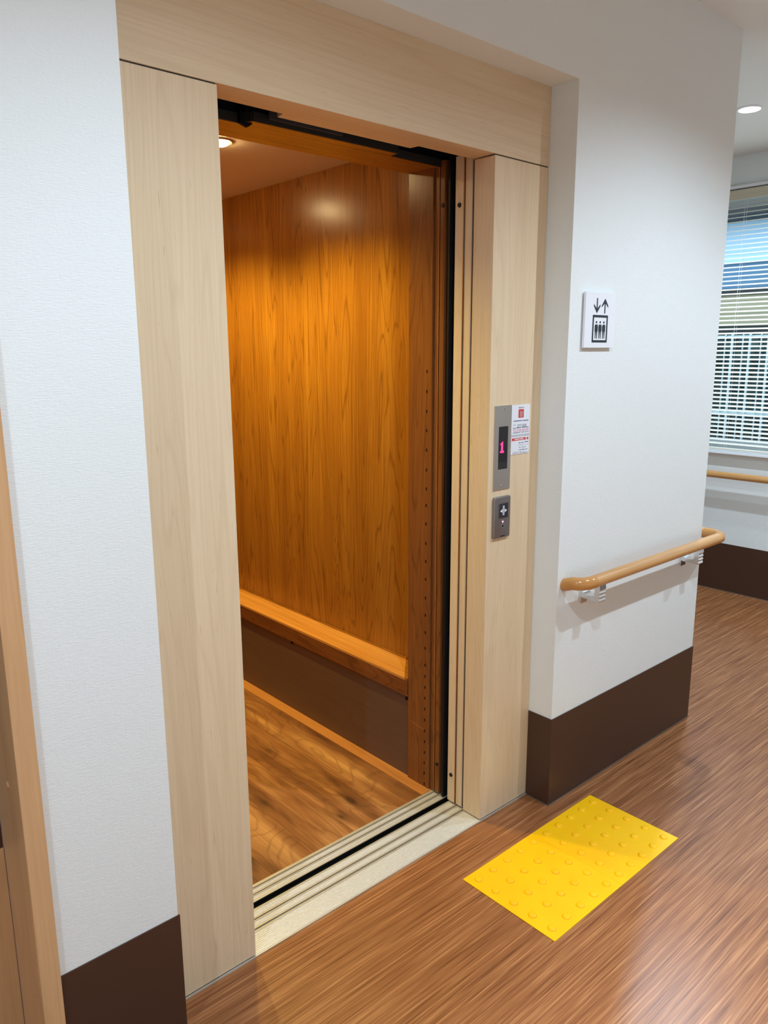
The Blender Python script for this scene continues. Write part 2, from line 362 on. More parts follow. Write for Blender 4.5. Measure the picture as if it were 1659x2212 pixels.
# ribbed hall sill
def ribbed(bm, xa, xb, segs):
    """segs: list of (y0, y1, z) runs of the top profile"""
    pts = []
    for y0, y1, z in segs: pts += [(y0, z), (y1, z)]
    pts += [(segs[-1][1], -0.03), (segs[0][0], -0.03)]
    # drop duplicates
    q = [pts[0]]
    for p in pts[1:]:
        if abs(p[0]-q[-1][0]) + abs(p[1]-q[-1][1]) > 1e-7: q.append(p)
    add_prism(bm, q, 0, xa, xb)
RIBS = []
def rib_run(y0, y1, n):
    p = (y1 - y0) / n
    RIBS.extend((y0 + (k + .5)*p - .0010, y0 + (k + .5)*p + .0010) for k in range(n))
    return [(y0, y1, 0.0012)]
hs = [(-0.0042, -0.0012, 0.003), (-0.0012, -0.001, 0.0012)] + rib_run(-0.001, 0.064, 11) + [(0.064, 0.068, 0.003), (0.068, 0.074, -0.012)] + \
     [(0.074, 0.078, 0.003)] + rib_run(0.078, 0.096, 3) + [(0.096, 0.099, 0.003), (0.099, 0.104, -0.012), (0.104, 0.108, 0.003)] + rib_run(0.108, 0.130, 4) + [(0.130, 0.134, 0.003)]
def rib_bars(bm, xa, xb, runs):
    for a, b in runs: add_prism(bm, [(a, 0.0010), (b, 0.0010), (b - .0005, 0.0030), (a + .0005, 0.0030)], 0, xa, xb)
sill = build('hall_sill', lambda bm: ribbed(bm, XL - 0.01, X3 - 0.001, hs), M_alu, fr)
hall_ribs = list(RIBS); RIBS.clear()
rb = build('sill_ribs', lambda bm: rib_bars(bm, X1 + 0.0005, X2 - 0.0005, hall_ribs), M_alu_glint, fr); rb['kind'] = 'stuff'
build('shaft_lining', lambda bm: (add_box(bm, (XL - 0.06, 0.062, -0.3), (XL - 0.05, 2.2, 2.7)), add_box(bm, (2.2, 0.062, -0.3), (2.21, 2.2, 2.7)), add_box(bm, (XL - 0.06, 2.19, -0.3), (2.21, 2.2, 2.7)),
      add_box(bm, (XL - 0.06, 0.062, 2.69), (2.21, 2.2, 2.7)), add_box(bm, (XL - 0.06, 0.0, -0.31), (2.21, 2.2, -0.3)), add_box(bm, (XL - .05, 0.062, 2.09), (2.2, .068, 2.69)),
      add_box(bm, (X3 + 0.004, 0.062, -0.3), (2.2, 0.070, 2.1))), M_black, fr)
def track(bm):
    add_box(bm, (XL, 0.085, 1.965), (1.75, 0.16, 2.08)); add_box(bm, (XL, 0.075, 1.93), (0.684, 0.14, 2.05))
build('door_track', track, M_black, fr)
build('hanger_plate', lambda bm: add_box(bm, (0.70, 0.150, 1.895), (0.905, 0.154, 2.06)), M_dgrey, fr)

# hall doors (two leaves slid open to the right) and car doors
def leaf(y0, y1, x0, mat, parent, name='door_leaf', ztop=1.905):
    return build(name, lambda bm: add_box(bm, (x0, y0, 0.006), (x0 + 0.405, y1, ztop), 0.0012), mat, parent)
hd = root('hall_door', (1.48, 0.11, 0.006), 'pale maple hall door slid open, stacked leaf edges beside the jamb', 'door')
l1 = leaf(0.1085, 0.1405, X2 + 0.004, M_maple_v, hd); l2 = leaf(0.0785, 0.1045, X2 + 0.005, M_maple_v, hd)
for z in (1.781, 0.098):
    build('rubber_buffer', lambda bm: add_cyl(bm, (X2 + 0.004, 0.125, z), (-1, 0, 0), 0.0065, 0.0055, 0.003, 16), M_rubber, hd, True)
build('edge_strip', lambda bm: add_box(bm, (X2 + 0.0035, 0.0785, 0.006), (X2 + 0.0085, 0.0800, 1.90)), M_alu, hd)
build('edge_strip', lambda bm: add_box(bm, (X2 + 0.0025, 0.1085, 0.006), (X2 + 0.0075, 0.1095, 1.90)), M_trimstrip, hd)
# ------------------------------------------------------------------ elevator car
XC, XK = 1.392, 1.287      # upper side wall, kick plate
CY0, CY1, CZ = 0.32, 1.78, 2.005
XCL = 2*0.882 - XC         # left side wall (mirror)
car = root('elevator_car', (0.882, 1.05, 0.0), 'elevator car with orange-lit cherry wood walls and plank floor', 'elevator')
ca = leaf(0.203, 0.2205, X2 + 0.007, M_cherry_shaded, car, 'car_door'); cb = leaf(0.1815, 0.199, X2 + 0.006, M_cherry_shaded, car, 'car_door')
for z in (1.789, 0.107):
    build('rubber_buffer', lambda bm: add_cyl(bm, (X2 + 0.006, 0.188, z), (-1, 0, 0), 0.0060, 0.005, 0.003, 16), M_rubber, cb, True)
build('edge_strip', lambda bm: add_box(bm, (X2 + 0.0055, 0.203, 0.006), (X2 + 0.011, 0.2040, 1.90)), M_trimstrip, ca)
build('brush_seal', lambda bm: add_box(bm, (X2 + 0.004, 0.160, 0.004), (X2 + 0.10, 0.166, 1.92)), M_rubber, car)
cs = [(0.155, 0.1590, 0.003)] + rib_run(0.159, 0.176, 2) + [(0.176, 0.1785, 0.003), (0.1785, 0.1825, -0.012), (0.1825, 0.186, 0.003)] + rib_run(0.186, 0.199, 2) + [(0.199, 0.2005, 0.003), (0.2005, 0.2045, -0.012), (0.2045, 0.214, 0.003)]
build('car_sill', lambda bm: ribbed(bm, XCL + 0.05, XC + 0.2, cs), M_alu, car)
rb2 = build('sill_ribs', lambda bm: rib_bars(bm, XCL + 0.05, X2 + 0.002, RIBS), M_alu_glint, car); rb2['kind'] = 'stuff'
build('gap_seal', lambda bm: (add_box(bm, (XCL, 0.1345, -0.02), (XC + 0.2, 0.1545, -0.013)), add_box(bm, (XCL, 0.1525, -0.0125), (XC + 0.2, 0.1548, 0.0022))), M_black, car)
build('gap_ridge', lambda bm: add_box(bm, (XCL, 0.1462, -0.013), (XC + 0.2, 0.1472, -0.006)), M_rubber, car)
for xs in (0.735, 1.062):
    build('sill_screw', lambda bm: add_cyl(bm, (xs, 0.138, -0.008), (0, 0, 1), 0.0022, 0.0016, 0.003, 10), M_chrome, car, True)
build('side_wall', lambda bm: add_box(bm, (XC, CY0, 0.36), (XC + 0.02, CY1, CZ)), M_cherry_v, car)
build('side_wall', lambda bm: add_box(bm, (XCL - 0.02, CY0, 0.0), (XCL, CY1, CZ)), M_cherry_v, car)
build('rear_wall', lambda bm: add_box(bm, (XCL - 0.02, CY1, 0.0), (XC + 0.02, CY1 + 0.02, CZ)), M_cherry_v, car)
build('car_ceiling', lambda bm: add_box(bm, (XCL - 0.02, CY0 - 0.06, CZ), (XC + 0.02, CY1 + 0.02, CZ + 0.02)), M_carceil, car)
# waist ledge: mitred at the front return
XO = 1.2765
def ledge_top(bm): add_prism(bm, [(XO, 0.332), (XC, 0.447), (XC, CY1), (XO, CY1)], 2, 0.349, 0.357)
build('ledge_top', ledge_top, M_ledge_lit, car)
build('ledge_return', lambda bm: add_prism(bm, [(XO, 0.3205), (XC, 0.3205), (XC, 0.4465), (XO, 0.3315)], 2, 0.349, 0.357), M_cherry_x, car)
build('ledge_apron', lambda bm: add_box(bm, (XO + 0.0005, 0.3205, 0.299), (XO + 0.012, CY1, 0.349)), M_cherry_shaded_y, car)
build('ledge_back_strip', lambda bm: add_box(bm, (XC - 0.006, 0.44, 0.357), (XC, CY1, 0.361)), M_cherry_y, car)
build('ledge_bottom_strip', lambda bm: add_box(bm, (XO + 0.003, 0.3205, 0.2955), (XO + 0.012, CY1, 0.2985)), M_trimstrip, car)  # thin trim-wood strip along the bottom of the apron
build('kick_plate', lambda bm: add_box(bm, (XK, 0.3205, 0.004), (XK + 0.006, CY1, 0.2955), 0.001), M_kick, car)
for y in (0.985, 0.332):
    build('kick_plate_screw', lambda bm: add_cyl(bm, (XK, y, 0.285 if y > .5 else 0.281), (-1, 0, 0), 0.0065, 0.004, 0.003, 14), M_black, car, True)
build('floor_trim', lambda bm: add_box(bm, (1.243, 0.2145, 0.0), (XK + 0.002, CY1, 0.0045), 0.001), M_trimstrip, car)
px = [XCL, 0.527, 0.672, 0.817, 0.962, 1.105, 1.2428]
for a, b in zip(px, px[1:]):
    build('floor_plank', lambda bm: add_box(bm, (a + 0.0001, 0.2145, -0.015), (b - 0.0001, CY1, 0.0025), 0.0004, 1), M_plank, car)
# front wall of the car: jambs with sensor slots, header
jr = build('car_jamb', lambda bm: add_box(bm, (X2 + 0.0015, 0.2225, 0.0045), (XC + 0.02, CY0, HJ + 0.004), 0.0008), M_cherry_shaded, car)
build('car_jamb', lambda bm: add_box(bm, (XCL - 0.02, 0.2225, 0.0045), (X1 - 0.0015, CY0, HJ + 0.004), 0.0008), M_cherry_shaded, car)
slots = [1.340,1.282,1.224,1.168,1.110,1.050,0.993,0.942,0.885,0.824,0.767,0.710,0.650,0.594,0.537,0.485,0.428,0.390,0.353,0.316,0.279,0.241,0.203,0.165,0.127,0.090,0.053,0.015]
sm = None
for z in slots:
    if sm is None:
        so = build('sensor_slot', lambda bm: add_box(bm, (X2 + 0.0010, 0.2395, z - 0.0045), (X2 + 0.0025, 0.2435, z + 0.0045)), M_black, jr); sm = so; z00 = z
    else:
        so = sm.copy(); COL.objects.link(so); so.parent = jr; so.location = Vector((0, 0, z - z00))
build('scratch', lambda bm: add_prism(bm, [(0.306, 0.2150), (0.2705, 0.2090), (0.240, 0.2050), (0.240, 0.2040), (0.2705, 0.2080), (0.306, 0.2145)], 0, X2 + 0.0011, X2 + 0.0016), M_trimstrip, jr)
def chead(bm):
    add_prism(bm, [(XCL - .02, .2035), (.640, .2035), (.650, .203), (.668, .1715), (1.098, .1715), (1.106, .2025), (XC + .02, .2025), (XC + .02, .318), (XCL - .02, .318)], 2, HJ + 0.004, HJ + 0.022)
build('car_header', chead, M_cherry_x, car)
def clip(bm):
    add_prism(bm, [(.668, .1655), (1.098, .1655), (1.098, .1712), (.668, .1712)], 2, HJ + 0.003, HJ + 0.0225)
    add_prism(bm, [(.6492, .2032), (.6672, .1716), (.6655, .1700), (.6472, .2020)], 2, HJ + 0.003, HJ + 0.0225); add_prism(bm, [(1.0985, .1716), (1.1065, .2024), (1.1085, .2020), (1.1005, .1705)], 2, HJ + 0.003, HJ + 0.0225)
    add_box(bm, (XCL - .02, .1970, HJ + 0.003), (.652, .2032, HJ + 0.0225)); add_box(bm, (1.106, .1965, HJ + 0.003), (XC + .02, .2022, HJ + 0.0225))
build('header_edge', clip, plain('header_edge_black_brown', (0.012, 0.010, 0.008, 1), 0.6), car)
build('header_hook', lambda bm: add_prism(bm, [(.648, HJ + .03), (.648, HJ + .001), (.668, HJ - .005), (.678, HJ + .002), (.678, HJ + .03)], 1, .186, .1965), M_black, car)
build('header_fascia', lambda bm: (add_box(bm, (XCL - .02, .204, HJ + .0121), (XC + .02, .2085, HJ + .12)), add_box(bm, (.655, .176, HJ + .0221), (1.105, .2039, HJ + .12))), M_black, car)
build('header_lining', lambda bm: add_box(bm, (XCL - .02, .300, HJ + 0.022), (XC + .02, .318, CZ)), M_cherry_x, car)
# downlights in the car
dl0 = None
for i, (x, y, lab) in enumerate([(0.935, 0.765, 'small warm glowing downlight in the elevator car ceiling'), (0.935, 1.42, 'second warm downlight deeper inside the elevator car, behind the frame post')]):
    t = root('car_downlight', (x, y, CZ), lab, 'light', 'downlights in the car ceiling')
    if dl0 is None:
        def rim(bm):
            n = 28
            R = [bm.verts.new((x + math.cos(2*math.pi*k/n)*.041, y + math.sin(2*math.pi*k/n)*.041, CZ)) for k in range(n)]
            Q = [bm.verts.new((x + math.cos(2*math.pi*k/n)*.037, y + math.sin(2*math.pi*k/n)*.037, CZ - .004)) for k in range(n)]
            P = [bm.verts.new((x + math.cos(2*math.pi*k/n)*.030, y + math.sin(2*math.pi*k/n)*.030, CZ - .003)) for k in range(n)]
            for A, B in ((R, Q), (Q, P)):
                for k in range(n): bm.faces.new((A[k], B[k], B[(k+1)%n], A[(k+1)%n]))
        r_ = build('rim', rim, M_brasswarm, t, True)
        l_ = build('lens', lambda bm: dome(bm, x, y, CZ - 0.002, .030, .013), M_lampw, t, True)
        dl0 = (r_, l_)
    else:
        for q in dl0:
            c = q.copy(); COL.objects.link(c); c.parent = t
    s = spot('car_downlight_beam', (x, y, CZ - 0.016), 74, WARM, 138, 0.62, 0.025)

# ------------------------------------------------------------------ ceiling downlight in the corridor
t = root('ceiling_downlight', (3.262, 0.268, CEIL), 'bright white round downlight in the corridor ceiling beyond the wall corner', 'light')
def rim2(bm):
    n = 32; x, y = 3.262, 0.268
    rings = [(0.056, 0.0), (0.054, -0.005), (0.045, -0.006), (0.044, -0.004)]
    V = [[bm.verts.new((x + math.cos(2*math.pi*k/n)*r, y + math.sin(2*math.pi*k/n)*r, CEIL + z)) for k in range(n)] for r, z in rings]
    for A, B in zip(V, V[1:]):
        for k in range(n): bm.faces.new((A[k], B[k], B[(k+1)%n], A[(k+1)%n]))
build('rim', rim2, M_lampwhite, t, True)
build('lens', lambda bm: add_cyl(bm, (3.262, 0.268, CEIL - 0.0045), (0, 0, 1), 0.0445, 0.0445, .004, 32), M_lamp, t)
spot('ceiling_downlight_beam', (3.262, 0.268, CEIL - 0.015), E_LED * 1.5, LED, 150, 0.65, 0.02)

# ------------------------------------------------------------------ wall-mounted fittings on the frame
def pl(bm, x0, x1, z0, z1, y0, y1, bev): add_box(bm, (x0, y0, z0), (x1, y1, z1), bev)
def poly(bm, pts, y0, y1): add_prism(bm, pts, 1, y0, y1)
dp = root('floor_indicator_panel', (1.3355, -0.004, 1.134), 'tall brushed steel indicator plate with black window showing a pink 1', 'panel')
def plate_with_hole(bm, x0, x1, z0, z1, hx0, hx1, hz0, hz1, y0, y1):
    for a, b in (((x0, z0), (hx0, z1)), ((hx1, z0), (x1, z1)), ((hx0, z0), (hx1, hz0)), ((hx0, hz1), (hx1, z1))):
        add_box(bm, (a[0], y0, a[1]), (b[0], y1, b[1]))
    bmesh.ops.remove_doubles(bm, verts=bm.verts, dist=1e-5)
build('face_plate', lambda bm: plate_with_hole(bm, 1.3005, 1.3705, 1.0165, 1.2505, 1.3170, 1.3570, 1.0740, 1.1930, -0.003, 0.0), M_steel, dp)
build('display_window', lambda bm: add_box(bm, (1.3170, -0.0022, 1.0740), (1.3570, -0.0002, 1.1930)), M_dark_glass, dp)
build('display_lip', lambda bm: add_box(bm, (1.3170, -0.0026, 1.0740), (1.3570, -0.0020, 1.0930)), plain('display_lower_edge', (0.02, 0.018, 0.018, 1), 0.3), dp)
def one(bm):
    rows = ["..#..", ".##..", "###..", ".##..", ".##..", ".##..", ".##..", ".##..", ".##..", "####.", "####."]
    for r, line in enumerate(rows):
        for c, ch in enumerate(line):
            if ch == '#': add_box(bm, (1.3252 + c*0.0041, -0.0028, 1.1488 - r*0.0029), (1.3252 + c*0.0041 + 0.0036, -0.0022, 1.1488 - r*0.0029 + 0.0025))
build('led_digit', one, M_led_digit, dp)
def screw(name, x, z, y, r, par):
    s_ = build(name, lambda bm: add_cyl(bm, (x, y, z), (0, -1, 0), r, r*0.7, 0.0015, 16), M_chrome, par, True)
    build('slot', lambda bm: add_box(bm, (x - r*.15, y - 0.0018, z - r*.8), (x + r*.15, y - 0.0014, z + r*.8)), M_black, s_)
screw('screw', 1.3365, 1.2400, -0.003, 0.0032, dp); screw('screw', 1.3365, 1.0280, -0.003, 0.0032, dp)

cp = root('call_button_panel', (1.3355, -0.006, 0.937), 'small bronze-grey call button plate with a lit red dot', 'panel')
def rplate(bm, x0, x1, z0, z1, y0, y1, r):
    pts = []
    for cx, cz, a0 in ((x1 - r, z1 - r, 0), (x0 + r, z1 - r, 90), (x0 + r, z0 + r, 180), (x1 - r, z0 + r, 270)):
        for k in range(6):
            a = math.radians(a0 + 90*k/5); pts.append((cx + r*math.cos(a), cz + r*math.sin(a)))
    add_prism(bm, pts, 1, y0, y1)
    top = [e for e in bm.edges if all(abs(v.co.y - min(y0, y1)) < 1e-6 for v in e.verts)]
    bmesh.ops.bevel(bm, geom=top, offset=0.0022, segments=3, affect='EDGES', profile=0.6)
build('face_plate', lambda bm: rplate(bm, 1.3005, 1.3710, 0.8775, 0.9965, -0.008, 0.0, 0.005), M_steel2, cp, True)
build('button_rim', lambda bm: plate_with_hole(bm, 1.3190, 1.3610, 0.9335, 0.9785, 1.3205, 1.3595, 0.9350, 0.9770, -0.0088, -0.0078), M_steel2, cp)
bt = build('call_button', lambda bm: add_box(bm, (1.3207, -0.0090, 0.9352), (1.3593, -0.0078, 0.9768), 0.0004), M_btn, cp)
build('door_bar_symbol', lambda bm: add_box(bm, (1.3355, -0.0093, 0.9430), (1.3435, -0.0090, 0.9705)), M_sym2, bt)
build('arrow_symbol', lambda bm: poly(bm, [(1.3345, 0.9505), (1.3345, 0.9610), (1.3245, 0.9557)], -0.0093, -0.0090), M_sym, bt)
build('arrow_symbol', lambda bm: poly(bm, [(1.3447, 0.9505), (1.3447, 0.9610), (1.3545, 0.9557)], -0.0093, -0.0090), M_sym, bt)
build('indicator_lamp', lambda bm: add_cyl(bm, (1.3385, -0.008, 0.9240), (0, -1, 0), 0.0030, 0.0018, 0.0014, 14), M_led, cp, True)
build('key_hole', lambda bm: add_cyl(bm, (1.3385, -0.0079, 0.9115), (0, -1, 0), 0.0044, 0.0042, 0.0006, 16), M_black, cp)
build('key_hole_rim', lambda bm: add_tube(bm, [(1.3385 + 0.0046*math.cos(a), -0.0085, 0.9115 + 0.0046*math.sin(a)) for a in [k*math.pi/12 for k in range(25)]], 0.0006, 6), M_chrome, cp, True)
build('printed_mark', lambda bm: add_box(bm, (1.3300, -0.0083, 0.8812), (1.3490, -0.0079, 0.8835)), M_black, cp)

# notice card
nc = root('notice_card', (1.413, -0.001, 1.18), 'white notice card with red icon, stuck on the frame beside the steel indicator plate', 'sign')
build('upper_card', lambda bm: add_box(bm, (1.3722, -0.0016, 1.1660), (1.4535, 0.0, 1.2495)), M_paper, nc)
build('divider', lambda bm: add_box(bm, (1.3722, -0.0013, 1.1590), (1.4535, 0.0, 1.1660)), M_grey, nc)
build('lower_card', lambda bm: add_box(bm, (1.3722, -0.0016, 1.1100), (1.4535, 0.0, 1.1590)), M_paper, nc)
YP = -0.0019
def text(name, s, x, z, h, mat, par, width=None, font_shear=0):
    cu = bpy.data.curves.new('text', 'FONT'); cu.body = s; cu.size = 1.0; cu.align_x = 'LEFT'
    o = bpy.data.objects.new('text', cu); COL.objects.link(o)
    dg = bpy.context.evaluated_depsgraph_get(); dg.update()
    me = bpy.data.meshes.new_from_object(o.evaluated_get(dg)); bpy.data.objects.remove(o)
    xs = [v.co.x for v in me.vertices]; ys = [v.co.y for v in me.vertices]
    x0, x1, y0, y1 = min(xs), max(xs), min(ys), max(ys)
    sz = h / (y1 - y0); sx = (width / (x1 - x0)) if width else sz
    off = Vector((0,0,0)); q = par
    while q is not None: off += q.location; q = q.parent
    for v in me.vertices: v.co = Vector((x + (v.co.x - x0)*sx, YP, z + (v.co.y - y0)*sz)) - off
    return link(name, me, mat, par)
text('printed_number', 'ST7-830', 1.3985, 1.1862, 0.0080, M_ink, nc, 0.0405)
text('printed_phone_number', 'TEL.0120-365-492', 1.3795, 1.1738, 0.0080, M_pinkink, nc, 0.0705)
def dashes(bm, x0, x1, z, h, seed, gap=0.25):
    rr = random.Random(seed); x = x0
    while x < x1:
        l = rr.uniform(0.0007, 0.0018)
        if rr.random() > gap: add_box(bm, (x, YP, z + rr.uniform(0, h*.2)), (min(x + l, x1), -0.0016, z + h*rr.uniform(.75, 1)))
        x += l + 0.0003
fp = build('fine_print', lambda bm: [dashes(bm, a, b, z, h, i, g) for i, (a, b, z, h, g) in enumerate([
    (1.381, 1.448, 1.2030, 0.0028, .1), (1.381, 1.391, 1.1925, 0.0020, .1), (1.379, 1.450, 1.1838, 0.0022, .15), (1.379, 1.450, 1.1705, 0.0018, .1),
    (1.4065, 1.428, 1.1405, 0.0026, .1), (1.433, 1.450, 1.1415, 0.0026, .1), (1.4065, 1.450, 1.1345, 0.0015, .5), (1.4065, 1.440, 1.1275, 0.0022, .35), (1.4065, 1.448, 1.1205, 0.0022, .25), (1.380, 1.441, 1.1155, 0.0014, .4), (1.380, 1.450, 1.1122, 0.0016, .25)])], M_ink, nc)
fp['kind'] = 'stuff'
ic = build('red_icon', lambda bm: add_box(bm, (1.4020, YP, 1.2130), (1.4255, -0.0015, 1.2365)), M_red, nc)
def icon_in(bm):
    for k in range(4): add_box(bm, (1.4065 + 0, YP - .0003, 1.2155 + k*.0042), (1.4205, YP, 1.2180 + k*.0042))
    for xx in (1.4065, 1.4110, 1.4160, 1.4195): add_box(bm, (xx, YP - .0003, 1.2155), (xx + .0012, YP, 1.2310))
build('icon_figure', icon_in, plain('icon_pink', (0.75, 0.40, 0.38, 1), 0.5), ic)
build('icon_caption', lambda bm: dashes(bm, 1.4025, 1.4265, 1.2400, 0.0024, 77, .1), plain('icon_caption_maroon', (0.22, 0.04, 0.07, 1), 0.5), nc)
build('red_banner', lambda bm: (add_box(bm, (1.3758, YP, 1.1490), (1.4385, -0.0015, 1.1560)), add_box(bm, (1.4430, YP, 1.1490), (1.4500, -0.0015, 1.1560))), M_red, nc)
YP = -0.0022
build('banner_lettering', lambda bm: dashes(bm, 1.388, 1.428, 1.1508, 0.0034, 5, .1), M_paper, nc)
YP = -0.0019

# elevator pictogram sign
sg = root('elevator_sign', (1.636, w - 0.006, 1.48), 'square white sign with arrows and three-person elevator pictogram', 'sign')
SY = w - 0.011
build('sign_plate', lambda bm: add_box(bm, (1.5620, SY, 1.4050), (1.7105, w - 0.0035, 1.5580), 0.0008), M_signw, sg)
build('standoff', lambda bm: add_box(bm, (1.585, w - 0.0035, 1.425), (1.688, w, 1.538)), M_dgrey, sg)
PY0, PY1 = SY - 0.0006, SY
def arrow(bm, x, zt, zb, up):
    if not up:
        f = lambda z: zt + zb - z
    else:
        f = lambda z: z
    t = 0.0030
    pts = [(x - t*.8, f(zb)), (x + t*.8, f(zb)), (x + t*.8, f(zt - .013)), (x + .0160, f(zt - .0245)), (x + .0160, f(zt - .0190)), (x, f(zt)), (x - .0160, f(zt - .0190)), (x - .0160, f(zt - .0245)), (x - t*.8, f(zt - .013))]
    add_prism(bm, pts, 1, PY0, PY1)
build('down_arrow', lambda bm: arrow(bm, 1.6180, 1.5420, 1.5010, False), M_signb, sg)
build('up_arrow', lambda bm: arrow(bm, 1.6575, 1.5420, 1.5010, True), M_signb, sg)
def pict_frame(bm):
    for a, b in (((1.599, 1.4895), (1.675, 1.4960)), ((1.599, 1.4200), (1.675, 1.4265)), ((1.599, 1.4265), (1.6050, 1.4895)), ((1.6690, 1.4265), (1.675, 1.4895))):
        add_box(bm, (a[0], PY0, a[1]), (b[0], PY1, b[1]))
build('pictogram_frame', pict_frame, M_signb, sg)
def figure(bm, x):
    add_cyl(bm, (x, PY1, 1.4762), (0, -1, 0), 0.0033, 0.0033, 0.0006, 14)
    b = [(x - .0078, 1.4640), (x - .0066, 1.4682), (x - .004, 1.4700), (x + .004, 1.4700), (x + .0066, 1.4682), (x + .0078, 1.4640), (x + .0078, 1.4535), (x + .0064, 1.4495), (x - .0064, 1.4495), (x - .0078, 1.4535)]
    add_prism(bm, b[::-1], 1, PY0, PY1)
    for s in (-1, 1): add_prism(bm, [(x + s*.0008, 1.4495), (x + s*.0058, 1.4495), (x + s*.0052, 1.4305), (x + s*.0026, 1.4305)], 1, PY0, PY1)
for x in (1.6185, 1.6372, 1.6560):
    build('person_pictogram', lambda bm: figure(bm, x), M_signb, sg)

# ------------------------------------------------------------------ handrails
G, RR, RZ = 0.065, 0.0190, 0.727
hr = root('handrail', (1.96, w - G, RZ), 'round tan wooden handrail with chrome brackets on the right wall, bending round its corner', 'handrail')
ey = w - G
end_pts = [(1.5345, w - 0.0005, RZ - 0.012), (1.5345, w - 0.012, RZ - 0.009)] + arc_corner((1.5345, w, RZ - 0.004), (1.5345, ey, RZ), (1.7, ey, RZ), 0.042, 10)[1:] + [(1.590, ey, RZ)]
build('end_elbow', lambda bm: add_tube(bm, end_pts, RR + 0.0006, 28), M_elbow, hr, True)
XR = X4 + 0.044
build('rail', lambda bm: add_tube(bm, [(1.590, ey, RZ), (1.9, ey, RZ), (2.2, ey, RZ), (2.385, ey, RZ)], RR, 28), M_rail, hr, True)
cpts = [(2.385, ey, RZ)] + arc_corner((2.2, ey, RZ), (XR, ey, RZ), (XR, 0.3, RZ), 0.048, 10) + [(XR, ey + 0.075, RZ)]
build('corner_elbow', lambda bm: add_tube(bm, cpts, RR + 0.0004, 28), M_elbow, hr, True)
build('rail', lambda bm: add_tube(bm, [(XR, ey + 0.075, RZ), (XR, 1.0, RZ), (XR, 2.6, RZ)], RR, 28), M_rail_y, hr, True)
def bracket(bm, x, wy, sy, rz, g, along='y'):
    """side profile in the plane across the wall: plate with ribs, arm below, rising leg to the rail"""
    prof = [(0, -.026), (0, -.088), (.0075, -.088), (.0075, -.066), (.014, -.0685), (g - .016, -.0685), (g - .010, -.070), (g + .004, -.071), (g + .007, -.066), (g + .004, -.060), (g + .007, -.054), (g + .004, -.048),
            (g + .007, -.042), (g + .004, -.036), (g + .007, -.030), (g + .005, -.014), (g - .012, -.014), (g - .012, -.050), (g - .016, -.055), (.020, -.055), (.012, -.048), (.0075, -.036), (.0075, -.026)]
    pts = [(wy + sy*a, rz + b) for a, b in prof]
    add_prism(bm, pts, 0, x - .0165, x + .0165)
for x in (1.6330, 2.2520):
    build('bracket', lambda bm: bracket(bm, x, w, -1, RZ - 0.0, G), M_chrome, hr)
def bracket_x(bm, y, wx, sx, rz, g):
    tmp = bmesh.new(); bracket(tmp, 0, 0, 1, rz, g); me = bpy.data.meshes.new('tmp'); tmp.to_mesh(me); tmp.free()
    n0 = len(bm.verts); bm.from_mesh(me); bpy.data.meshes.remove(me); bm.verts.ensure_lookup_table()
    for v in bm.verts[n0:]: v.co = Vector((wx + sx*v.co.y, y + v.co.x, v.co.z))
    bmesh.ops.recalc_face_normals(bm, faces=bm.faces)
for y in (0.30, 0.9, 1.8):
    build('bracket', lambda bm: bracket_x(bm, y, X4, 1, RZ, G), M_chrome, hr)
fh = root('handrail', (XF - 0.07, 0.5, 0.697), 'tan wooden handrail running along the wall under the blind window', 'handrail')
build('rail', lambda bm: add_tube(bm, [(XF - 0.068, -2.6, 0.697), (XF - 0.068, 0, 0.697), (XF - 0.068, 3.2, 0.697)], 0.0195, 24), M_rail_y, fh, True)
for y in (-2.2, -1.3, -0.4, 1.4, 2.3):
    build('bracket', lambda bm: bracket_x(bm, y, XF, -1, 0.697, 0.068), M_chrome, fh)

# ------------------------------------------------------------------ tactile paving
for i, (x0, lab) in enumerate([(1.045, 'yellow tactile floor tile with raised dots, half nearest the elevator doorway'), (1.345, 'yellow tactile floor tile with raised dots, half nearest the handrail wall')]):
    tl = root('tactile_tile', (x0, -0.1455, 0), lab, 'floor tile', 'yellow tactile tiles')
    if i == 0:
        base = build('tile_base', lambda bm: add_box(bm, (x0 + .00015, -0.4455, 0.0), (x0 + 0.29985, -0.1455, 0.0025), 0.0008, 1), M_yel, tl)
        def dot(bm):
            cx, cy = x0 + .03, -0.1755; n = 18
            prof = [(.0118, .0024), (.0112, .0040), (.0092, .0062), (.0078, .0069), (.0055, .0072)]
            V = [[bm.verts.new((cx + math.cos(2*math.pi*k/n)*r, cy + math.sin(2*math.pi*k/n)*r, z)) for k in range(n)] for r, z in prof]
            for A, B in zip(V, V[1:]):
                for k in range(n): bm.faces.new((A[k], A[(k+1)%n], B[(k+1)%n], B[k]))
            bm.faces.new(V[-1])
        d0 = build('dot', dot, M_yel, tl, True)
        for a in range(5):
            for b in range(5):
                if a or b:
                    q = d0.copy(); COL.objects.link(q); q.parent = tl; q.location = Vector((a*.06, -b*.06, 0))
        first = tl
    else:
        for ch in list(first.children):
            q = ch.copy(); COL.objects.link(q); q.parent = tl

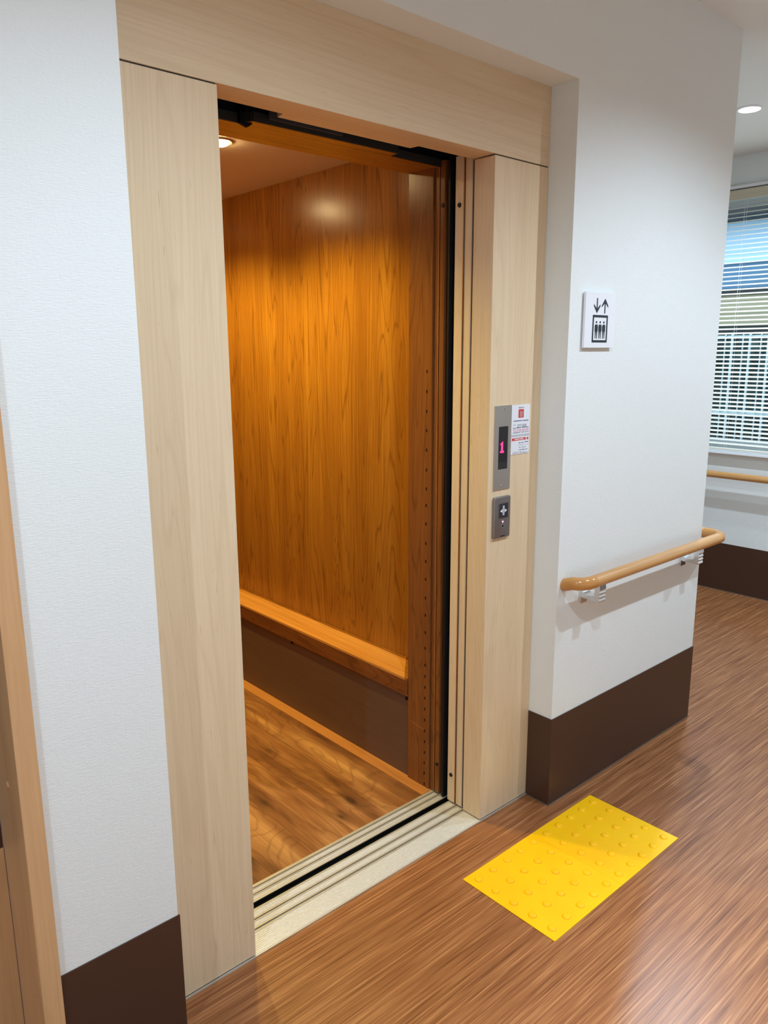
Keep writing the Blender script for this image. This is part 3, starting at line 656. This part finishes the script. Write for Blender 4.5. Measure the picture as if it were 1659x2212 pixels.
# ------------------------------------------------------------------ window, blind
wn = sroot('window_1', (XF + 0.09, 0.35, WZ0), 'aluminium framed window behind the venetian blind', 'window')
def wfr(bm):
    for a, b in (((WY0, WZ0), (WY1, WZ0 + .045)), ((WY0, WZ1 - .04), (WY1, WZ1)), ((WY0, WZ0), (WY0 + .04, WZ1)), ((WY1 - .04, WZ0), (WY1, WZ1)), ((.33, WZ0), (.37, WZ1))):
        if a[0] == .33: continue
        add_box(bm, (XF + 0.085, a[0], a[1]), (XF + 0.115, b[0], b[1]))
build('window_frame', wfr, M_frame, wn)
build('glass_pane', lambda bm: add_box(bm, (XF + 0.098, WY0 + .04, WZ0 + .045), (XF + 0.102, WY1 - .04, WZ1 - .04)), M_glass, wn)
build('window_sill', lambda bm: add_box(bm, (XF - 0.038, WY0 - 0.03, WZ0 - 0.016), (XF + 0.085, WY1 + 0.03, WZ0 - 0.001), 0.002), M_signw, wn)
vb = root('venetian_blind', (XF - 0.02, 0.35, WZ1), 'cream venetian blind with open horizontal slats on the far window', 'blind')
BX = XF - 0.022
build('headrail', lambda bm: add_box(bm, (BX - .014, WY0 - .02, 2.2150), (BX + .016, WY1 + .02, 2.2420), 0.001), M_cream, vb)
build('mounting_rail', lambda bm: add_box(bm, (BX - .016, WY0 - .02, 2.2480), (BX + .022, WY1 + .02, 2.2640), 0.001), M_signw, vb)
build('valance', lambda bm: add_box(bm, (BX - .016, WY0 - .02, 2.190), (BX - .0145, WY1 + .02, 2.2150)), M_cream, vb)
TILT = math.radians(20)
def slat(bm, z):
    prof = []
    for k in range(7):
        s = -0.0125 + 0.025*k/6; prof.append((s, 0.0022*(1 - (s/0.0125)**2)))
    lo = [(s, c - 0.0005) for s, c in prof][::-1]
    pts = [(BX + s*math.cos(TILT) - c*math.sin(TILT)*0, z + s*math.sin(TILT) + c*math.cos(TILT)) for s, c in prof + lo]
    add_prism(bm, pts, 1, WY0 - .015, WY1 + .015)     # polygon in (x, z)
    bmesh.ops.recalc_face_normals(bm, faces=bm.faces)
zs = []; z = 2.172
while z > 0.862: zs.append(z); z -= 0.0236
s0 = build('slat', lambda bm: slat(bm, zs[0]), M_slat, vb)
for z in zs[1:]:
    q = s0.copy(); COL.objects.link(q); q.parent = vb; q.location = Vector((0, 0, z - zs[0]))
build('bottom_rail', lambda bm: add_box(bm, (BX - .0125, WY0 - .015, 0.8360), (BX + .0125, WY1 + .015, 0.8480), 0.002), M_slat, vb)
for y in (-0.25, 0.60, 1.05):
    build('ladder_cord', lambda bm: (add_tube(bm, [(BX - .0135, y, 2.2), (BX - .0135, y, 0.84)], 0.0007, 6), add_tube(bm, [(BX + .0135, y, 2.2), (BX + .0135, y, 0.84)], 0.0007, 6)), M_signw, vb)

# ------------------------------------------------------------------ outside
struct(box('ground', (XF + 0.13, -8, -0.5), (16, 14, -0.3), plain('grey_yard_gravel', (0.30, 0.30, 0.29, 1), 0.9)), 'grey yard outside the window', 'ground')
hs_ = root('neighbouring_house', (8.2, 2.0, -0.3), 'neighbouring house with pale blue and beige wall bands seen through the blind', 'house')
M_h_blue = plain('pale_blue_cladding', (0.55, 0.76, 0.92, 1), 0.6); M_h_steel = plain('steel_blue_shutter', (0.10, 0.22, 0.34, 1), 0.5)
M_h_beige = plain('beige_siding', (0.46, 0.38, 0.23, 1), 0.8); M_h_dark = plain('dark_brown_trim', (0.018, 0.017, 0.015, 1), 0.7)
HY0, HY1 = -5.0, 9.0
build('lower_wall', lambda bm: add_box(bm, (7.0, HY0, -0.3), (9.4, HY1, 1.56)), M_h_beige, hs_)
build('base_course', lambda bm: add_box(bm, (6.98, HY0, 1.545), (9.4, HY1, 1.615)), M_h_dark, hs_)
build('siding_band', lambda bm: [add_box(bm, (6.990 + 0.0, HY0, 1.615 + k*.056), (9.4, HY1, 1.669 + k*.056)) for k in range(5)], M_h_beige, hs_)
build('gutter', lambda bm: add_box(bm, (6.96, HY0, 1.895), (9.4, HY1, 1.95)), M_h_dark, hs_)
build('shutter_band', lambda bm: add_box(bm, (7.0, HY0, 1.95), (9.4, HY1, 2.18)), M_h_steel, hs_)
build('canopy', lambda bm: add_box(bm, (6.95, HY0, 2.18), (9.4, HY1, 2.24)), M_h_blue, hs_)
build('upper_wall', lambda bm: add_box(bm, (7.0, HY0, 2.24), (9.4, HY1, 2.60)), M_h_blue, hs_)
build('eave', lambda bm: add_box(bm, (6.6, HY0 - .2, 2.53), (9.6, HY1 + .2, 2.76)), M_h_dark, hs_)
fn = root('picket_fence', (6.2, 2.0, -0.3), 'white picket fence in front of the dark hedge outside the window', 'fence')
M_pk = plain('fence_white', (0.62, 0.70, 0.68, 1), 0.6)
M_low = plain('dark_kerb_wall', (0.05, 0.055, 0.06, 1), 0.8)
pk = None
for i in range(62):
    y = -1.5 + (i//2)*.147 + (0.058 if i % 2 else 0)
    wd = .014 if i % 2 == 0 else .005
    key = i % 2
    if i < 2:
        o = build('picket', lambda bm: add_box(bm, (6.19, y - wd/2, 0.66), (6.21, y + wd/2, 1.525), 0.001, 1), M_pk, fn)
        pk = pk or {}; pk[key] = (o, y)
    else:
        o, y0 = pk[key]; q = o.copy(); COL.objects.link(q); q.parent = fn; q.location = Vector((0, y - y0, 0))
build('fence_rail', lambda bm: add_box(bm, (6.212, -1.6, 0.86), (6.235, 3.1, 0.89)), M_pk, fn)
build('fence_rail', lambda bm: add_box(bm, (6.212, -1.6, 1.49), (6.235, 3.1, 1.515)), M_pk, fn)
build('kerb_wall', lambda bm: add_box(bm, (6.12, -1.7, -0.3), (6.28, 3.2, 0.66)), M_low, fn)
def hedge(bm):
    rr = random.Random(3); nx, nz = 90, 26
    V = [[bm.verts.new((6.42 + rr.uniform(-.06, .06), -2.0 + 6.0*i/nx + rr.uniform(-.02, .02), -0.3 + 1.84*j/nz + (rr.uniform(-.03, .0) if j == nz else 0))) for j in range(nz + 1)] for i in range(nx + 1)]
    for i in range(nx):
        for j in range(nz): bm.faces.new((V[i][j], V[i][j+1], V[i+1][j+1], V[i+1][j]))
    top = [bm.verts.new((6.85, -2.0 + 6.0*i/nx, 1.50)) for i in range(nx + 1)]
    bot = [bm.verts.new((6.85, -2.0 + 6.0*i/nx, -0.3)) for i in range(nx + 1)]
    for i in range(nx):
        bm.faces.new((V[i][nz], top[i], top[i+1], V[i+1][nz])); bm.faces.new((top[i], bot[i], bot[i+1], top[i+1]))
    bmesh.ops.recalc_face_normals(bm, faces=bm.faces)
def leafm():
    m, nt, p = new_mat('hedge_foliage'); v, = mapped(nt, [(26, 26, 26)])
    nt.links.new(ramp(nt, noise(nt, v, 1, 3, 0.7), [(0.35, (0.006, 0.012, 0.010, 1)), (0.6, (0.035, 0.06, 0.045, 1))]), p.inputs['Base Color']); p.inputs['Roughness'].default_value = 0.8; return m
hg = build('hedge', hedge, leafm()); hg['label'] = 'dark green hedge behind the white fence outside the window'; hg['category'] = 'hedge'
